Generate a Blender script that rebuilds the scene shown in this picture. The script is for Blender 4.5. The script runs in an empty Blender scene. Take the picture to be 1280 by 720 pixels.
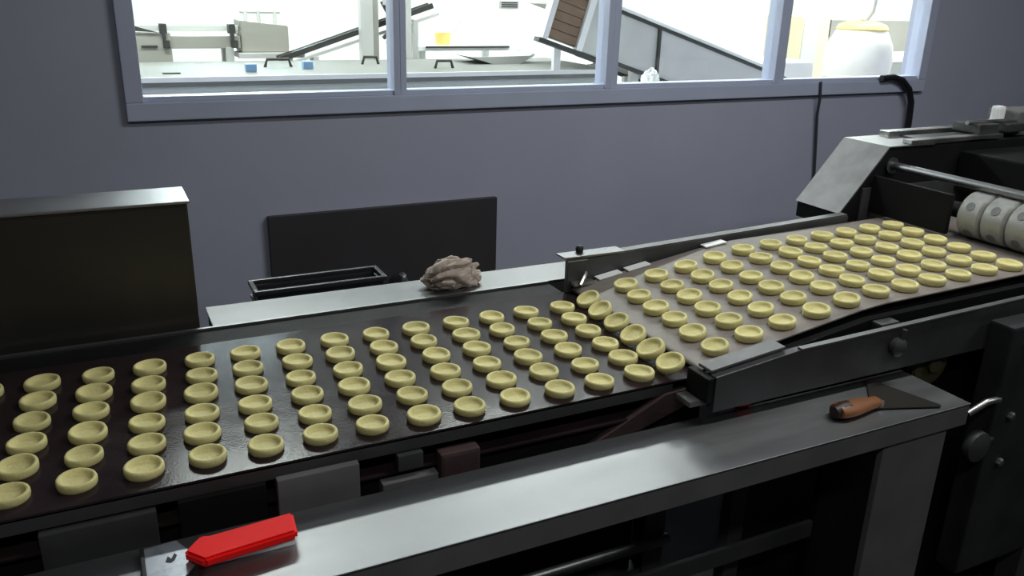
import bpy, bmesh, math, random
from mathutils import Vector, Matrix, noise

random.seed(7)
SC = bpy.context.scene
COL = SC.collection
PI = math.pi

# ------------------------------------------------------------------ camera
CAM_Z = 1.615
F_PX, YAW, PITCH, ROLL = 1055.24, math.radians(26.465), math.radians(19.621), math.radians(1.591)
fw = Vector((math.sin(YAW)*math.cos(PITCH), math.cos(YAW)*math.cos(PITCH), -math.sin(PITCH)))
rt = Vector((math.cos(YAW), -math.sin(YAW), 0))
up = rt.cross(fw)
rt, up = rt*math.cos(ROLL)+up*math.sin(ROLL), up*math.cos(ROLL)-rt*math.sin(ROLL)
cd = bpy.data.cameras.new('camera')
cam = bpy.data.objects.new('camera', cd)
COL.objects.link(cam)
cd.sensor_width = 36.0
cd.lens = F_PX*36.0/1280.0
cd.clip_start = 0.02
cam.matrix_world = Matrix(((rt.x, up.x, -fw.x, 0), (rt.y, up.y, -fw.y, 0), (rt.z, up.z, -fw.z, CAM_Z), (0, 0, 0, 1)))
SC.camera = cam

# ------------------------------------------------------------------ daylight, exposure
world = bpy.data.worlds.new('daylight')
SC.world = world
world.use_nodes = True
wb = world.node_tree.nodes['Background']
wb.inputs[0].default_value = (0.82, 0.92, 1.0, 1)
wb.inputs[1].default_value = 30.0
SC.view_settings.view_transform = 'Standard'
SC.view_settings.look = 'None'
SC.view_settings.exposure = 0.0
SC.view_settings.gamma = 1.0
SC.view_settings.use_curve_mapping = False

NEXT_ROOM_WATTS = 75.0      # each ceiling batten of the room behind the window
THIS_ROOM_FILL_WATTS = 16.8       # each unseen batten added to fill light in this room

# ------------------------------------------------------------------ materials
MATS = {}
def material(name, color, rough=0.5, metal=0.0, var=0.0, scale=6.0, bump=0.0, bump_scale=80.0,
             spec=0.5, stretch=None, stain=None, stain_amt=0.0, stain_scale=3.0, rand=0.0, coat=0.0, rvar=0.0):
    m = bpy.data.materials.new(name)
    m.use_nodes = True
    nt = m.node_tree
    b = nt.nodes['Principled BSDF']
    b.inputs['Roughness'].default_value = rough
    b.inputs['Metallic'].default_value = metal
    b.inputs['Specular IOR Level'].default_value = spec
    b.inputs['Coat Weight'].default_value = coat
    tc = nt.nodes.new('ShaderNodeTexCoord')
    mp = nt.nodes.new('ShaderNodeMapping')
    nt.links.new(tc.outputs['Object'], mp.inputs[0])
    if stretch:
        mp.inputs['Scale'].default_value = stretch
    src = None
    col = nt.nodes.new('ShaderNodeRGB')
    col.outputs[0].default_value = (*color, 1)
    src = col.outputs[0]
    if var > 0:
        n = nt.nodes.new('ShaderNodeTexNoise')
        n.inputs['Scale'].default_value = scale
        n.inputs['Detail'].default_value = 5
        nt.links.new(mp.outputs[0], n.inputs['Vector'])
        r = nt.nodes.new('ShaderNodeMapRange')
        r.inputs['From Min'].default_value = 0.3
        r.inputs['From Max'].default_value = 0.7
        r.inputs['To Min'].default_value = 1-var
        r.inputs['To Max'].default_value = 1+var
        nt.links.new(n.outputs['Fac'], r.inputs['Value'])
        mx = nt.nodes.new('ShaderNodeMix')
        mx.data_type = 'RGBA'
        mx.blend_type = 'MULTIPLY'
        mx.inputs['Factor'].default_value = 1
        nt.links.new(src, mx.inputs[6])
        nt.links.new(r.outputs[0], mx.inputs[7])
        src = mx.outputs[2]
        if rvar > 0:
            r2 = nt.nodes.new('ShaderNodeMapRange')
            r2.inputs['From Min'].default_value = 0.3
            r2.inputs['From Max'].default_value = 0.7
            r2.inputs['To Min'].default_value = max(0.02, rough-rvar)
            r2.inputs['To Max'].default_value = min(1, rough+rvar)
            nt.links.new(n.outputs['Fac'], r2.inputs['Value'])
            nt.links.new(r2.outputs[0], b.inputs['Roughness'])
    if stain:
        n2 = nt.nodes.new('ShaderNodeTexNoise')
        n2.inputs['Scale'].default_value = stain_scale
        n2.inputs['Detail'].default_value = 8
        n2.inputs['Roughness'].default_value = 0.65
        nt.links.new(tc.outputs['Object'], n2.inputs['Vector'])
        r3 = nt.nodes.new('ShaderNodeMapRange')
        r3.inputs['From Min'].default_value = 0.5
        r3.inputs['From Max'].default_value = 0.72
        r3.inputs['To Max'].default_value = stain_amt
        nt.links.new(n2.outputs['Fac'], r3.inputs['Value'])
        mx2 = nt.nodes.new('ShaderNodeMix')
        mx2.data_type = 'RGBA'
        nt.links.new(r3.outputs[0], mx2.inputs['Factor'])
        nt.links.new(src, mx2.inputs[6])
        mx2.inputs[7].default_value = (*stain, 1)
        src = mx2.outputs[2]
    if rand > 0:
        oi = nt.nodes.new('ShaderNodeObjectInfo')
        r4 = nt.nodes.new('ShaderNodeMapRange')
        r4.inputs['To Min'].default_value = 1-rand
        r4.inputs['To Max'].default_value = 1+rand*0.4
        nt.links.new(oi.outputs['Random'], r4.inputs['Value'])
        mx3 = nt.nodes.new('ShaderNodeMix')
        mx3.data_type = 'RGBA'
        mx3.blend_type = 'MULTIPLY'
        mx3.inputs['Factor'].default_value = 1
        nt.links.new(src, mx3.inputs[6])
        nt.links.new(r4.outputs[0], mx3.inputs[7])
        src = mx3.outputs[2]
    nt.links.new(src, b.inputs['Base Color'])
    if bump > 0:
        n3 = nt.nodes.new('ShaderNodeTexNoise')
        n3.inputs['Scale'].default_value = bump_scale
        n3.inputs['Detail'].default_value = 3
        nt.links.new(mp.outputs[0], n3.inputs['Vector'])
        bp = nt.nodes.new('ShaderNodeBump')
        bp.inputs['Strength'].default_value = bump
        bp.inputs['Distance'].default_value = 0.004
        nt.links.new(n3.outputs['Fac'], bp.inputs['Height'])
        nt.links.new(bp.outputs[0], b.inputs['Normal'])
    MATS[name] = m
    return m

material('wall_paint', (0.44, 0.45, 0.57), 0.55, var=0.05, scale=1.5, bump=0.05, bump_scale=120, stain=(0.39, 0.395, 0.50), stain_amt=0.5, stain_scale=1.2)
material('dark_wall', (0.10, 0.10, 0.13), 0.7, var=0.1, scale=1.5)
material('white_wall', (0.86, 0.87, 0.86), 0.6, var=0.02, scale=1.0, bump=0.03)
material('ceiling_paint', (0.34, 0.35, 0.38), 0.8, var=0.05)
material('concrete', (0.03, 0.03, 0.032), 0.85, spec=0.15, var=0.3, scale=4, bump=0.2, stain=(0.02, 0.018, 0.016), stain_amt=0.8)
material('tile_pale', (0.62, 0.62, 0.60), 0.4, var=0.05, scale=2)
material('frame_paint', (0.50, 0.54, 0.70), 0.4, var=0.04, scale=5)
material('belt_brown', (0.021, 0.013, 0.0145), 0.17, var=0.25, scale=9, bump=0.05, bump_scale=240, spec=0.12, stain=(0.022, 0.014, 0.013), stain_amt=0.5, stain_scale=7, rvar=0.04)
material('belt_tan', (0.20, 0.17, 0.155), 0.55, var=0.18, scale=10, bump=0.25, bump_scale=260, stain=(0.28, 0.25, 0.20), stain_amt=0.5, stain_scale=9, stretch=(0.25, 1, 1))
material('steel', (0.315, 0.315, 0.325), 0.42, 1.0, var=0.06, scale=14, stretch=(0.15, 1, 1), stain=(0.25, 0.245, 0.24), stain_amt=0.4, stain_scale=4, rvar=0.05, bump=0.02)
material('steel_worn', (0.50, 0.49, 0.47), 0.38, 1.0, var=0.15, scale=18, stain=(0.22, 0.20, 0.18), stain_amt=0.7, stain_scale=9, rvar=0.1, bump=0.05)
material('steel_table', (0.235, 0.235, 0.24), 0.40, 1.0, var=0.06, scale=14, stretch=(0.15, 1, 1), stain=(0.19, 0.185, 0.18), stain_amt=0.4, stain_scale=4, rvar=0.04, bump=0.02)
material('steel_dull', (0.16, 0.157, 0.162), 0.5, 0.8, var=0.15, scale=18, bump=0.05)
material('steel_dark', (0.13, 0.13, 0.135), 0.42, 0.8, var=0.2, scale=10, stain=(0.05, 0.045, 0.04), stain_amt=0.7, stain_scale=7, bump=0.05)
material('steel_black', (0.050, 0.047, 0.043), 0.32, 0.5, var=0.15, scale=5, stain=(0.07, 0.055, 0.04), stain_amt=0.5, stain_scale=2.5)
material('black_paint', (0.007, 0.007, 0.0075), 0.6, var=0.2, scale=12, bump=0.05, spec=0.15)
material('dark_grey', (0.055, 0.054, 0.057), 0.5, 0.3, var=0.2, scale=12, bump=0.05)
material('deep_grey', (0.026, 0.026, 0.028), 0.55, 0.2, var=0.25, scale=12, bump=0.05, spec=0.3)  # deeper version of dark_grey for the machine's near side
material('mid_grey', (0.15, 0.145, 0.15), 0.55, 0.2, var=0.12, scale=12)
material('panel_board', (0.045, 0.043, 0.048), 0.5, var=0.1, scale=4, stain=(0.06, 0.045, 0.05), stain_amt=0.5, stain_scale=2)
material('rust_brown', (0.042, 0.022, 0.022), 0.7, var=0.3, scale=15, bump=0.2)
material('dough', (0.66, 0.585, 0.265), 0.62, var=0.05, scale=40, bump=0.22, bump_scale=160, spec=0.3, rand=0.10)
material('dough_scrap', (0.34, 0.29, 0.18), 0.8, var=0.2, scale=40, bump=0.4, bump_scale=90)
material('greasy_olive', (0.05, 0.045, 0.018), 0.6, var=0.2, scale=20)
material('cloth_brown', (0.46, 0.38, 0.33), 0.9, var=0.2, scale=20, bump=0.4, bump_scale=90, spec=0.1)
material('red_plastic', (0.88, 0.008, 0.008), 0.6, var=0.05, scale=10, spec=0.2)
material('wood_brown', (0.23, 0.085, 0.030), 0.45, var=0.35, scale=25, stretch=(0.2, 1, 1), bump=0.1)
material('wood_dark', (0.030, 0.016, 0.012), 0.5, var=0.3, scale=25)
material('black_rubber', (0.010, 0.010, 0.013), 0.55, var=0.1)
material('cable_grey', (0.05, 0.05, 0.07), 0.6, var=0.1)
material('black_plastic', (0.022, 0.022, 0.025), 0.35, var=0.15, scale=14)
material('blade_grey', (0.40, 0.42, 0.47), 0.35, 0.7, var=0.15, scale=20, stain=(0.12, 0.12, 0.14), stain_amt=0.6, stain_scale=40)
material('roller_grey', (0.34, 0.34, 0.33), 0.45, 0.35, var=0.12, scale=30, stain=(0.15, 0.14, 0.11), stain_amt=0.6, stain_scale=25, bump=0.08)
material('white_plastic', (0.80, 0.80, 0.80), 0.45, var=0.03)
material('cream_paint', (0.56, 0.58, 0.54), 0.5, var=0.04, scale=3)
material('lid_cream', (0.175, 0.18, 0.168), 0.6, var=0.05, scale=3, spec=0.25)
material('pale_steel', (0.78, 0.81, 0.79), 0.4, 0.0, var=0.08, scale=8, stretch=(0.3, 1, 1))
material('grey_panel', (0.55, 0.55, 0.53), 0.45, 0.3, var=0.08, scale=4)
material('grey_box', (0.33, 0.32, 0.28), 0.5, 0.2, var=0.08, scale=4)
material('dark_rail', (0.045, 0.045, 0.040), 0.5, 0.2, var=0.1)
material('brown_slat', (0.21, 0.135, 0.085), 0.6, var=0.15, scale=12)
material('blue_plastic', (0.25, 0.42, 0.66), 0.5, var=0.05)
material('orange_paper', (0.90, 0.55, 0.16), 0.6, var=0.1, scale=20)
material('yellow_cover', (0.78, 0.62, 0.20), 0.6, var=0.1, scale=14)
material('sack_white', (0.76, 0.74, 0.70), 0.6, var=0.05, scale=10, bump=0.15, bump_scale=12, stain=(0.50, 0.42, 0.30), stain_amt=0.4, stain_scale=3)
material('locker_yellow', (0.72, 0.66, 0.46), 0.5, var=0.03)

def emission_material(name, color, strength):
    m = bpy.data.materials.new(name)
    m.use_nodes = True
    nt = m.node_tree
    b = nt.nodes['Principled BSDF']
    b.inputs['Emission Color'].default_value = (*color, 1)
    b.inputs['Emission Strength'].default_value = strength
    MATS[name] = m
emission_material('tube_glow', (0.95, 1.0, 0.97), 5.0)
emission_material('fill_tube', (0.95, 0.97, 1.0), 2.0)  # tubes of the unseen battens added as fill

def glass_material():
    m = bpy.data.materials.new('pane_glass')
    m.use_nodes = True
    nt = m.node_tree
    for n in list(nt.nodes):
        nt.nodes.remove(n)
    o = nt.nodes.new('ShaderNodeOutputMaterial')
    t = nt.nodes.new('ShaderNodeBsdfTransparent')
    t.inputs[0].default_value = (0.96, 0.985, 0.975, 1)
    g = nt.nodes.new('ShaderNodeBsdfGlossy')
    g.inputs['Roughness'].default_value = 0.03
    lw = nt.nodes.new('ShaderNodeLayerWeight')
    pw = nt.nodes.new('ShaderNodeMath')
    pw.operation = 'POWER'
    pw.inputs[1].default_value = 5.0
    nt.links.new(lw.outputs['Facing'], pw.inputs[0])
    fr = nt.nodes.new('ShaderNodeMapRange')
    fr.inputs['To Min'].default_value = 0.04
    fr.inputs['To Max'].default_value = 0.9
    nt.links.new(pw.outputs[0], fr.inputs['Value'])
    mx = nt.nodes.new('ShaderNodeMixShader')
    nt.links.new(fr.outputs[0], mx.inputs[0])
    nt.links.new(t.outputs[0], mx.inputs[1])
    nt.links.new(g.outputs[0], mx.inputs[2])
    nt.links.new(mx.outputs[0], o.inputs[0])
    MATS['pane_glass'] = m
glass_material()

# ------------------------------------------------------------------ mesh helpers
def box(bm, x0, x1, y0, y1, z0, z1, bev=0.0, mat=None, seg=2):
    t = bmesh.new()
    bmesh.ops.create_cube(t, size=1.0)
    for v in t.verts:
        v.co = Vector(((x0+x1)/2+v.co.x*(x1-x0), (y0+y1)/2+v.co.y*(y1-y0), (z0+z1)/2+v.co.z*(z1-z0)))
    if bev > 0:
        bmesh.ops.bevel(t, geom=t.edges[:], offset=bev, segments=seg, affect='EDGES', profile=0.7)
    merge(bm, t, mat)

def merge(bm, t, mat=None):
    if mat is not None:
        bmesh.ops.transform(t, matrix=mat, verts=t.verts[:])
    bmesh.ops.recalc_face_normals(t, faces=t.faces[:])
    me = bpy.data.meshes.new('tmp')
    t.to_mesh(me)
    t.free()
    bm.from_mesh(me)
    bpy.data.meshes.remove(me)

def prism(bm, pts, axis, a, b, bev=0.0, mat=None):
    """polygon pts in the two other axes, extruded along axis from a to b"""
    t = bmesh.new()
    def mk(p, w):
        if axis == 'y': return (p[0], w, p[1])
        if axis == 'x': return (w, p[0], p[1])
        return (p[0], p[1], w)
    va = [t.verts.new(mk(p, a)) for p in pts]
    vb = [t.verts.new(mk(p, b)) for p in pts]
    t.faces.new(va)
    t.faces.new(vb[::-1])
    n = len(pts)
    for i in range(n):
        t.faces.new((va[i], vb[i], vb[(i+1) % n], va[(i+1) % n]))
    if bev > 0:
        bmesh.ops.recalc_face_normals(t, faces=t.faces[:])
        bmesh.ops.bevel(t, geom=t.edges[:], offset=bev, segments=2, affect='EDGES')
    merge(bm, t, mat)

def tube(bm, pts, r, seg=12, caps=True):
    t = bmesh.new()
    pts = [Vector(p) for p in pts]
    rs = r if isinstance(r, (list, tuple)) else [r]*len(pts)
    rings = []
    ref = None
    for i, p in enumerate(pts):
        d = (pts[min(i+1, len(pts)-1)]-pts[max(i-1, 0)]).normalized()
        if ref is None:
            ref = d.orthogonal().normalized()
        ref = (ref-d*ref.dot(d)).normalized()
        s = d.cross(ref)
        rings.append([t.verts.new(p+(ref*math.cos(2*PI*k/seg)+s*math.sin(2*PI*k/seg))*rs[i]) for k in range(seg)])
    for a, b in zip(rings, rings[1:]):
        for k in range(seg):
            t.faces.new((a[k], a[(k+1) % seg], b[(k+1) % seg], b[k]))
    if caps:
        t.faces.new(rings[0][::-1])
        t.faces.new(rings[-1])
    merge(bm, t)

def lathe(bm, prof, seg=28, mat=None):
    """prof: (radius, height) pairs, axis Z; radius 0 closes"""
    t = bmesh.new()
    rings = []
    for r, h in prof:
        if r < 1e-6:
            rings.append([t.verts.new((0, 0, h))])
        else:
            rings.append([t.verts.new((r*math.cos(2*PI*k/seg), r*math.sin(2*PI*k/seg), h)) for k in range(seg)])
    for a, b in zip(rings, rings[1:]):
        for k in range(seg):
            k2 = (k+1) % seg
            if len(a) == 1 and len(b) == 1: continue
            if len(a) == 1: t.faces.new((a[0], b[k2], b[k]))
            elif len(b) == 1: t.faces.new((a[k], a[k2], b[0]))
            else: t.faces.new((a[k], a[k2], b[k2], b[k]))
    merge(bm, t, mat)

def finish(name, bm, mat, parent=None, smooth=False, origin=None):
    me = bpy.data.meshes.new(name)
    if smooth:
        for f in bm.faces: f.smooth = True
    bm.to_mesh(me)
    bm.free()
    if smooth:
        try: me.set_sharp_from_angle(angle=math.radians(38))
        except Exception: pass
    me.materials.append(MATS[mat])
    o = bpy.data.objects.new(name, me)
    COL.objects.link(o)
    if parent is not None: attach(o, parent)
    return o

ROOT_LOC = {}
def attach(o, parent):
    """parent while the mesh stays in world coordinates"""
    o.parent = parent
    o.matrix_parent_inverse = Matrix.Identity(4)
    L = Vector((0, 0, 0))
    q = parent
    while q is not None:
        L += q.location
        q = q.parent
    o.location = o.location-L

def tag(o, label, cat, group=None):
    o['label'] = label
    o['category'] = cat
    if group: o['group'] = group
    return o

def thing(name, label, cat, loc=(0, 0, 0), group=None):
    o = bpy.data.objects.new(name, None)
    o.empty_display_size = 0.1
    COL.objects.link(o)
    o.location = loc
    return tag(o, label, cat, group)

def structure(o):
    o['kind'] = 'structure'
    return o

def B(name, mat, parent, *bounds, bev=0.002):
    bm = bmesh.new()
    box(bm, *bounds, bev=bev)
    return finish(name, bm, mat, parent)

def P(name, mat, parent, pts, axis, a, b, bev=0.0):
    bm = bmesh.new()
    prism(bm, pts, axis, a, b, bev)
    return finish(name, bm, mat, parent)

def T(name, mat, parent, pts, r, seg=12):
    bm = bmesh.new()
    tube(bm, pts, r, seg)
    return finish(name, bm, mat, parent, smooth=True)

# ================================================================== THE SETTING
WY0, WY1 = 2.80, 2.92            # partition wall
OX0, OX1, OZ0, OZ1 = 0.095, 3.50, 1.21, 2.35
RX0, RX1, RY0, CEIL = -2.6, 5.6, -2.4, 3.0
NX0, NX1, NY1 = -1.6, 8.6, 6.6   # the room behind
F2 = (0.55, 1.35, 1.78, 2.75)    # far daylight window x0,x1,z0,z1

B('floor', 'concrete', None, RX0, RX1, RY0, WY1, -0.1, 0, bev=0)['kind'] = 'structure'
B('ceiling', 'ceiling_paint', None, RX0, RX1, RY0, WY1, CEIL, CEIL+0.1, bev=0)['kind'] = 'structure'
bm = bmesh.new()
box(bm, RX0, OX0, WY0, WY1, 0, CEIL)
box(bm, OX1, NX1, WY0, WY1, 0, CEIL)
box(bm, OX0, OX1, WY0, WY1, 0, OZ0)
box(bm, OX0, OX1, WY0, WY1, OZ1, CEIL)
structure(finish('wall_back', bm, 'wall_paint'))
B('wall_left', 'dark_wall', None, RX0-0.1, RX0, RY0, WY1, 0, CEIL, bev=0)['kind'] = 'structure'
B('wall_right', 'dark_wall', None, RX1, RX1+0.1, RY0, WY0, 0, CEIL, bev=0)['kind'] = 'structure'
B('wall_front', 'dark_wall', None, RX0, RX1, RY0-0.1, RY0, 0, CEIL, bev=0)['kind'] = 'structure'
B('floor_next_room', 'tile_pale', None, NX0, NX1, WY1, NY1, -0.1, 0, bev=0)['kind'] = 'structure'
B('ceiling_next_room', 'white_wall', None, NX0, NX1, WY1, NY1, CEIL, CEIL+0.1, bev=0)['kind'] = 'structure'
B('wall_left_next_room', 'white_wall', None, NX0-0.1, NX0, WY1, NY1, 0, CEIL, bev=0)['kind'] = 'structure'
B('wall_right_next_room', 'white_wall', None, NX1, NX1+0.1, WY1, NY1, 0, CEIL, bev=0)['kind'] = 'structure'
bm = bmesh.new()
x0, x1, z0, z1 = F2
box(bm, NX0, x0, NY1, NY1+0.1, 0, CEIL)
box(bm, x1, NX1, NY1, NY1+0.1, 0, CEIL)
box(bm, x0, x1, NY1, NY1+0.1, 0, z0)
box(bm, x0, x1, NY1, NY1+0.1, z1, CEIL)
structure(finish('wall_far', bm, 'white_wall'))

# the long interior window
win = bpy.data.objects.new('window_1', None)
COL.objects.link(win)
win.location = (OX0, WY0, OZ0)
structure(win)
win['label'] = 'long blue-grey framed window into the bright next room'
FY0, FY1 = WY0-0.022, WY0+0.06
bm = bmesh.new()
box(bm, OX0-0.006, OX1+0.006, FY0, FY1, OZ0-0.004, OZ0+0.05, 0.004)      # sill rail
box(bm, OX0, OX1, FY0, FY1, OZ1-0.05, OZ1+0.01, 0.004)
box(bm, OX0-0.006, OX0+0.044, FY0, FY1, OZ0+0.05, OZ1-0.05, 0.004)
box(bm, OX1-0.044, OX1+0.006, FY0, FY1, OZ0+0.05, OZ1-0.05, 0.004)
finish('window_frame', bm, 'frame_paint', win)
bm = bmesh.new()
box(bm, OX0+0.03, OX1-0.03, FY0+0.012, FY1-0.015, OZ0+0.05, OZ0+0.066, 0.003)
finish('glazing_bead', bm, 'frame_paint', win)
MUL = [(0.922, 0.968), (1.755, 1.812), (2.585, 2.645)]
for a, b in MUL:
    bm = bmesh.new()
    box(bm, a, a+(b-a)*0.46, FY0+0.002, FY1, OZ0+0.05, OZ1-0.05, 0.003)
    box(bm, a+(b-a)*0.54, b, FY0+0.010, FY1, OZ0+0.05, OZ1-0.05, 0.003)
    box(bm, a+0.01, b-0.01, FY0+0.02, FY1-0.01, OZ0+0.05, OZ1-0.05)
    finish('mullion', bm, 'frame_paint', win)
edges = [OX0+0.044]+[v for m_ in MUL for v in m_]+[OX1-0.044]
for i in range(0, 8, 2):
    B('pane', 'pane_glass', win, edges[i]-0.003, edges[i+1]+0.003, WY0+0.018, WY0+0.022, OZ0+0.055, OZ1-0.045, bev=0)
# the far daylight window
w2 = bpy.data.objects.new('window_2', None)
COL.objects.link(w2)
w2.location = (x0, NY1, z0)
structure(w2)
bm = bmesh.new()
for q in ((x0, x1, z0, z0+0.04), (x0, x1, z1-0.04, z1), (x0, x0+0.04, z0, z1), (x1-0.04, x1, z0, z1), ((x0+x1)/2-0.02, (x0+x1)/2+0.02, z0, z1)):
    box(bm, q[0], q[1], NY1-0.01, NY1+0.05, q[2], q[3])
finish('window_frame', bm, 'white_plastic', w2)
B('pane', 'pane_glass', w2, x0+0.03, x1-0.03, NY1+0.02, NY1+0.024, z0+0.03, z1-0.03, bev=0)

# ================================================================== CEILING LAMPS
def batten(x, y, length, watts, label, glow, along='x', group=None):
    t = thing('ceiling_batten_lamp', label, 'lamp', (x, y, CEIL), group)
    h = length/2
    def bb(nm, mt, u0, u1, v0, v1, a, b):
        if along == 'x': return B(nm, mt, t, x+u0, x+u1, y+v0, y+v1, a, b)
        return B(nm, mt, t, x+v0, x+v1, y+u0, y+u1, a, b)
    bb('housing', 'white_plastic', -h, h, -0.08, 0.08, CEIL-0.06, CEIL)
    for s in (-0.045, 0.045):
        pts = [(x-h+0.03, y+s, CEIL-0.08), (x+h-0.03, y+s, CEIL-0.08)] if along == 'x' else [(x+s, y-h+0.03, CEIL-0.08), (x+s, y+h-0.03, CEIL-0.08)]
        T('tube', glow, t, pts, 0.014)
    ld = bpy.data.lights.new('batten_light', 'AREA')
    ld.shape = 'RECTANGLE'
    ld.size, ld.size_y = (length, 0.16) if along == 'x' else (0.16, length)
    ld.energy = watts
    ld.color = (0.96, 1.0, 0.97)
    lo = bpy.data.objects.new('batten_light', ld)
    COL.objects.link(lo)
    lo.location = (x, y, CEIL-0.10)
    attach(lo, t)
for x, y, where in ((0.3, 4.32, 'packing conveyor'), (2.6, 4.32, 'slatted hopper'), (4.9, 4.32, 'round drum'), (7.0, 4.32, 'pale counter')):
    batten(x, y, 1.5, NEXT_ROOM_WATTS, f'bright twin tube ceiling batten of the white room above the {where}', 'tube_glow', group='ceiling lamps of the white room')
batten(2.0, 0.95, 1.5, 1.8*THIS_ROOM_FILL_WATTS, 'unseen dim fill batten added on the ceiling above the conveyors', 'fill_tube')  # unseen lamp added to brighten the wall and belts
batten(0.1, -0.5, 1.2, THIS_ROOM_FILL_WATTS, 'unseen dim fill batten added in front of the black cabinet', 'fill_tube')  # unseen, added as fill on the surfaces facing the camera
batten(3.5, -0.5, 1.2, THIS_ROOM_FILL_WATTS, 'unseen dim fill batten added in front of the moulding machine', 'fill_tube')  # unseen, added as fill like the batten by the cabinet

# ================================================================== LOWER CONVEYOR
BZ = 0.90
BY0, BY1 = 1.188, 1.712
def belt_loop(bm, path, y0, y1, th=0.0035):
    """closed belt following path (x,z), thickness inward"""
    n = len(path)
    out, inn = [], []
    for i in range(n):
        p = Vector((path[i][0], path[i][1]))
        a = Vector(path[i-1]); b = Vector(path[(i+1) % n])
        d = (b-a).normalized()
        nr = Vector((d.y, -d.x))
        out.append(p)
        inn.append(p+nr*th)
    t = bmesh.new()
    V = {}
    for key, ring in (('o', out), ('i', inn)):
        for s, y in ((0, y0), (1, y1)):
            V[key, s] = [t.verts.new((p.x, y, p.y)) for p in ring]
    for i in range(n):
        j = (i+1) % n
        t.faces.new((V['o', 0][i], V['o', 0][j], V['o', 1][j], V['o', 1][i]))
        t.faces.new((V['i', 0][i], V['i', 1][i], V['i', 1][j], V['i', 0][j]))
        t.faces.new((V['o', 0][i], V['i', 0][i], V['i', 0][j], V['o', 0][j]))
        t.faces.new((V['o', 1][i], V['o', 1][j], V['i', 1][j], V['i', 1][i]))
    merge(bm, t)

def arc(cx, cz, r, a0, a1, n=10):
    return [(cx+r*math.cos(math.radians(a0+(a1-a0)*k/n)), cz+r*math.sin(math.radians(a0+(a1-a0)*k/n))) for k in range(n+1)]

LX0, LX1 = -1.75, 1.046
lc = thing('lower_conveyor', 'long dark brown belt conveyor carrying the rows of pressed dough rounds past the black cabinet', 'conveyor', (0, 1.45, 0))
bm = bmesh.new()
path = arc(LX1, BZ-0.03, 0.03, 90, -90)+arc(LX0, BZ-0.03, 0.03, 270, 90)
belt_loop(bm, path[::-1], BY0, BY1)
finish('belt', bm, 'belt_brown', lc, smooth=True)
B('slider_bed', 'steel_dark', lc, LX0+0.03, LX1-0.04, BY0+0.03, BY1-0.03, BZ-0.016, BZ-0.0045)
for x in (LX0, LX1):
    T('end_pulley', 'steel_dark', lc, [(x, BY0-0.005, BZ-0.03), (x, BY1+0.005, BZ-0.03)], 0.0258, 18)
B('back_rail', 'black_paint', lc, LX0-0.05, 1.0, BY1+0.006, 1.798, 0.80, BZ-0.002)
B('rail_lip', 'steel', lc, LX0-0.05, 1.0, 1.798, 1.806, 0.82, BZ+0.004, bev=0.001)
B('front_rail', 'black_paint', lc, LX0-0.05, 1.03, BY0+0.012, BY0+0.045, 0.775, BZ-0.062)
B('edge_strip', 'dark_grey', lc, LX0+0.05, 0.95, BY0+0.004, BY0+0.024, BZ-0.026, BZ-0.005, bev=0.001)
# boxes and covers hung on the front of the frame
B('side_cover', 'dark_grey', lc, -0.145, 0.01, BY0-0.006, BY0+0.012, 0.775, BZ-0.03)
B('side_cover', 'mid_grey', lc, 0.186, 0.318, BY0-0.010, BY0+0.012, 0.775, BZ-0.022)
B('side_cover', 'black_paint', lc, 0.04, 0.17, BY0-0.004, BY0+0.012, 0.775, BZ-0.026)
B('side_bracket', 'mid_grey', lc, 0.356, 0.455, BY0-0.012, BY0+0.012, 0.775, 0.828)
B('side_bracket', 'dark_grey', lc, 0.385, 0.43, BY0-0.006, BY0+0.012, 0.842, 0.872)
B('drive_block', 'rust_brown', lc, 0.458, 0.532, BY0-0.016, BY0+0.012, 0.775, 0.862, bev=0.006)
P('chute_guard', 'rust_brown', lc, [(0.74, 0.79), (0.80, 0.79), (1.03, 0.862), (1.03, 0.885), (0.93, 0.878)], 'y', BY0-0.004, BY0+0.011)
P('skirt_panel', 'black_paint', lc, [(-1.57, 0.09), (0.92, 0.09), (0.92, 0.77), (-1.57, 0.77)], 'y', BY0+0.056, BY0+0.062)
for x in (-1.6, -0.55, 0.95):
    for y in (BY0+0.016, 1.735):
        B('leg', 'dark_grey', lc, x-0.025, x+0.025, y, y+0.045, 0, 0.80)
for x in (-1.6, -0.55, 0.95):
    B('cross_beam', 'dark_grey', lc, x-0.02, x+0.02, BY0+0.064, 1.736, 0.72, 0.77)
B('stretcher', 'dark_grey', lc, -1.575, 0.925, BY0+0.02, BY0+0.05, 0.42, 0.46)
T('side_pipe', 'steel_dark', lc, [(-1.6, BY0+0.004, 0.53), (0.975, BY0+0.004, 0.53)], 0.012)

# ================================================================== UPPER CONVEYOR
UY0, UY1 = 1.185, 1.700
def upper_z(x):
    pts = [(1.015, 0.9190), (1.10, 0.9335), (1.43, 0.982), (1.50, 0.988), (2.6, 1.010)]
    if x <= pts[0][0]: return pts[0][1]
    for (a, za), (b, zb) in zip(pts, pts[1:]):
        if x <= b: return za+(zb-za)*(x-a)/(b-a)
    return pts[-1][1]
uc = thing('upper_conveyor', 'short sloping belt conveyor with a tan belt that drops dough rounds onto the lower belt', 'conveyor', (1.7, 1.45, 0))
bm = bmesh.new()
top = [(x, upper_z(x)) for x in (1.022, 1.06, 1.10, 1.18, 1.26, 1.34, 1.40, 1.43, 1.465, 1.50, 1.7, 1.9, 2.1, 2.3, 2.5)]
nose = arc(1.018, 0.9130, 0.0065, 270, 110, 6)
endc = arc(2.5, 0.968, 0.04, 85, -90, 8)
path = nose+top+endc+[(1.6, 0.925), (1.25, 0.918), (1.08, 0.9095)]
belt_loop(bm, path, UY0, UY1, 0.003)
finish('belt', bm, 'belt_tan', uc, smooth=True)
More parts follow.
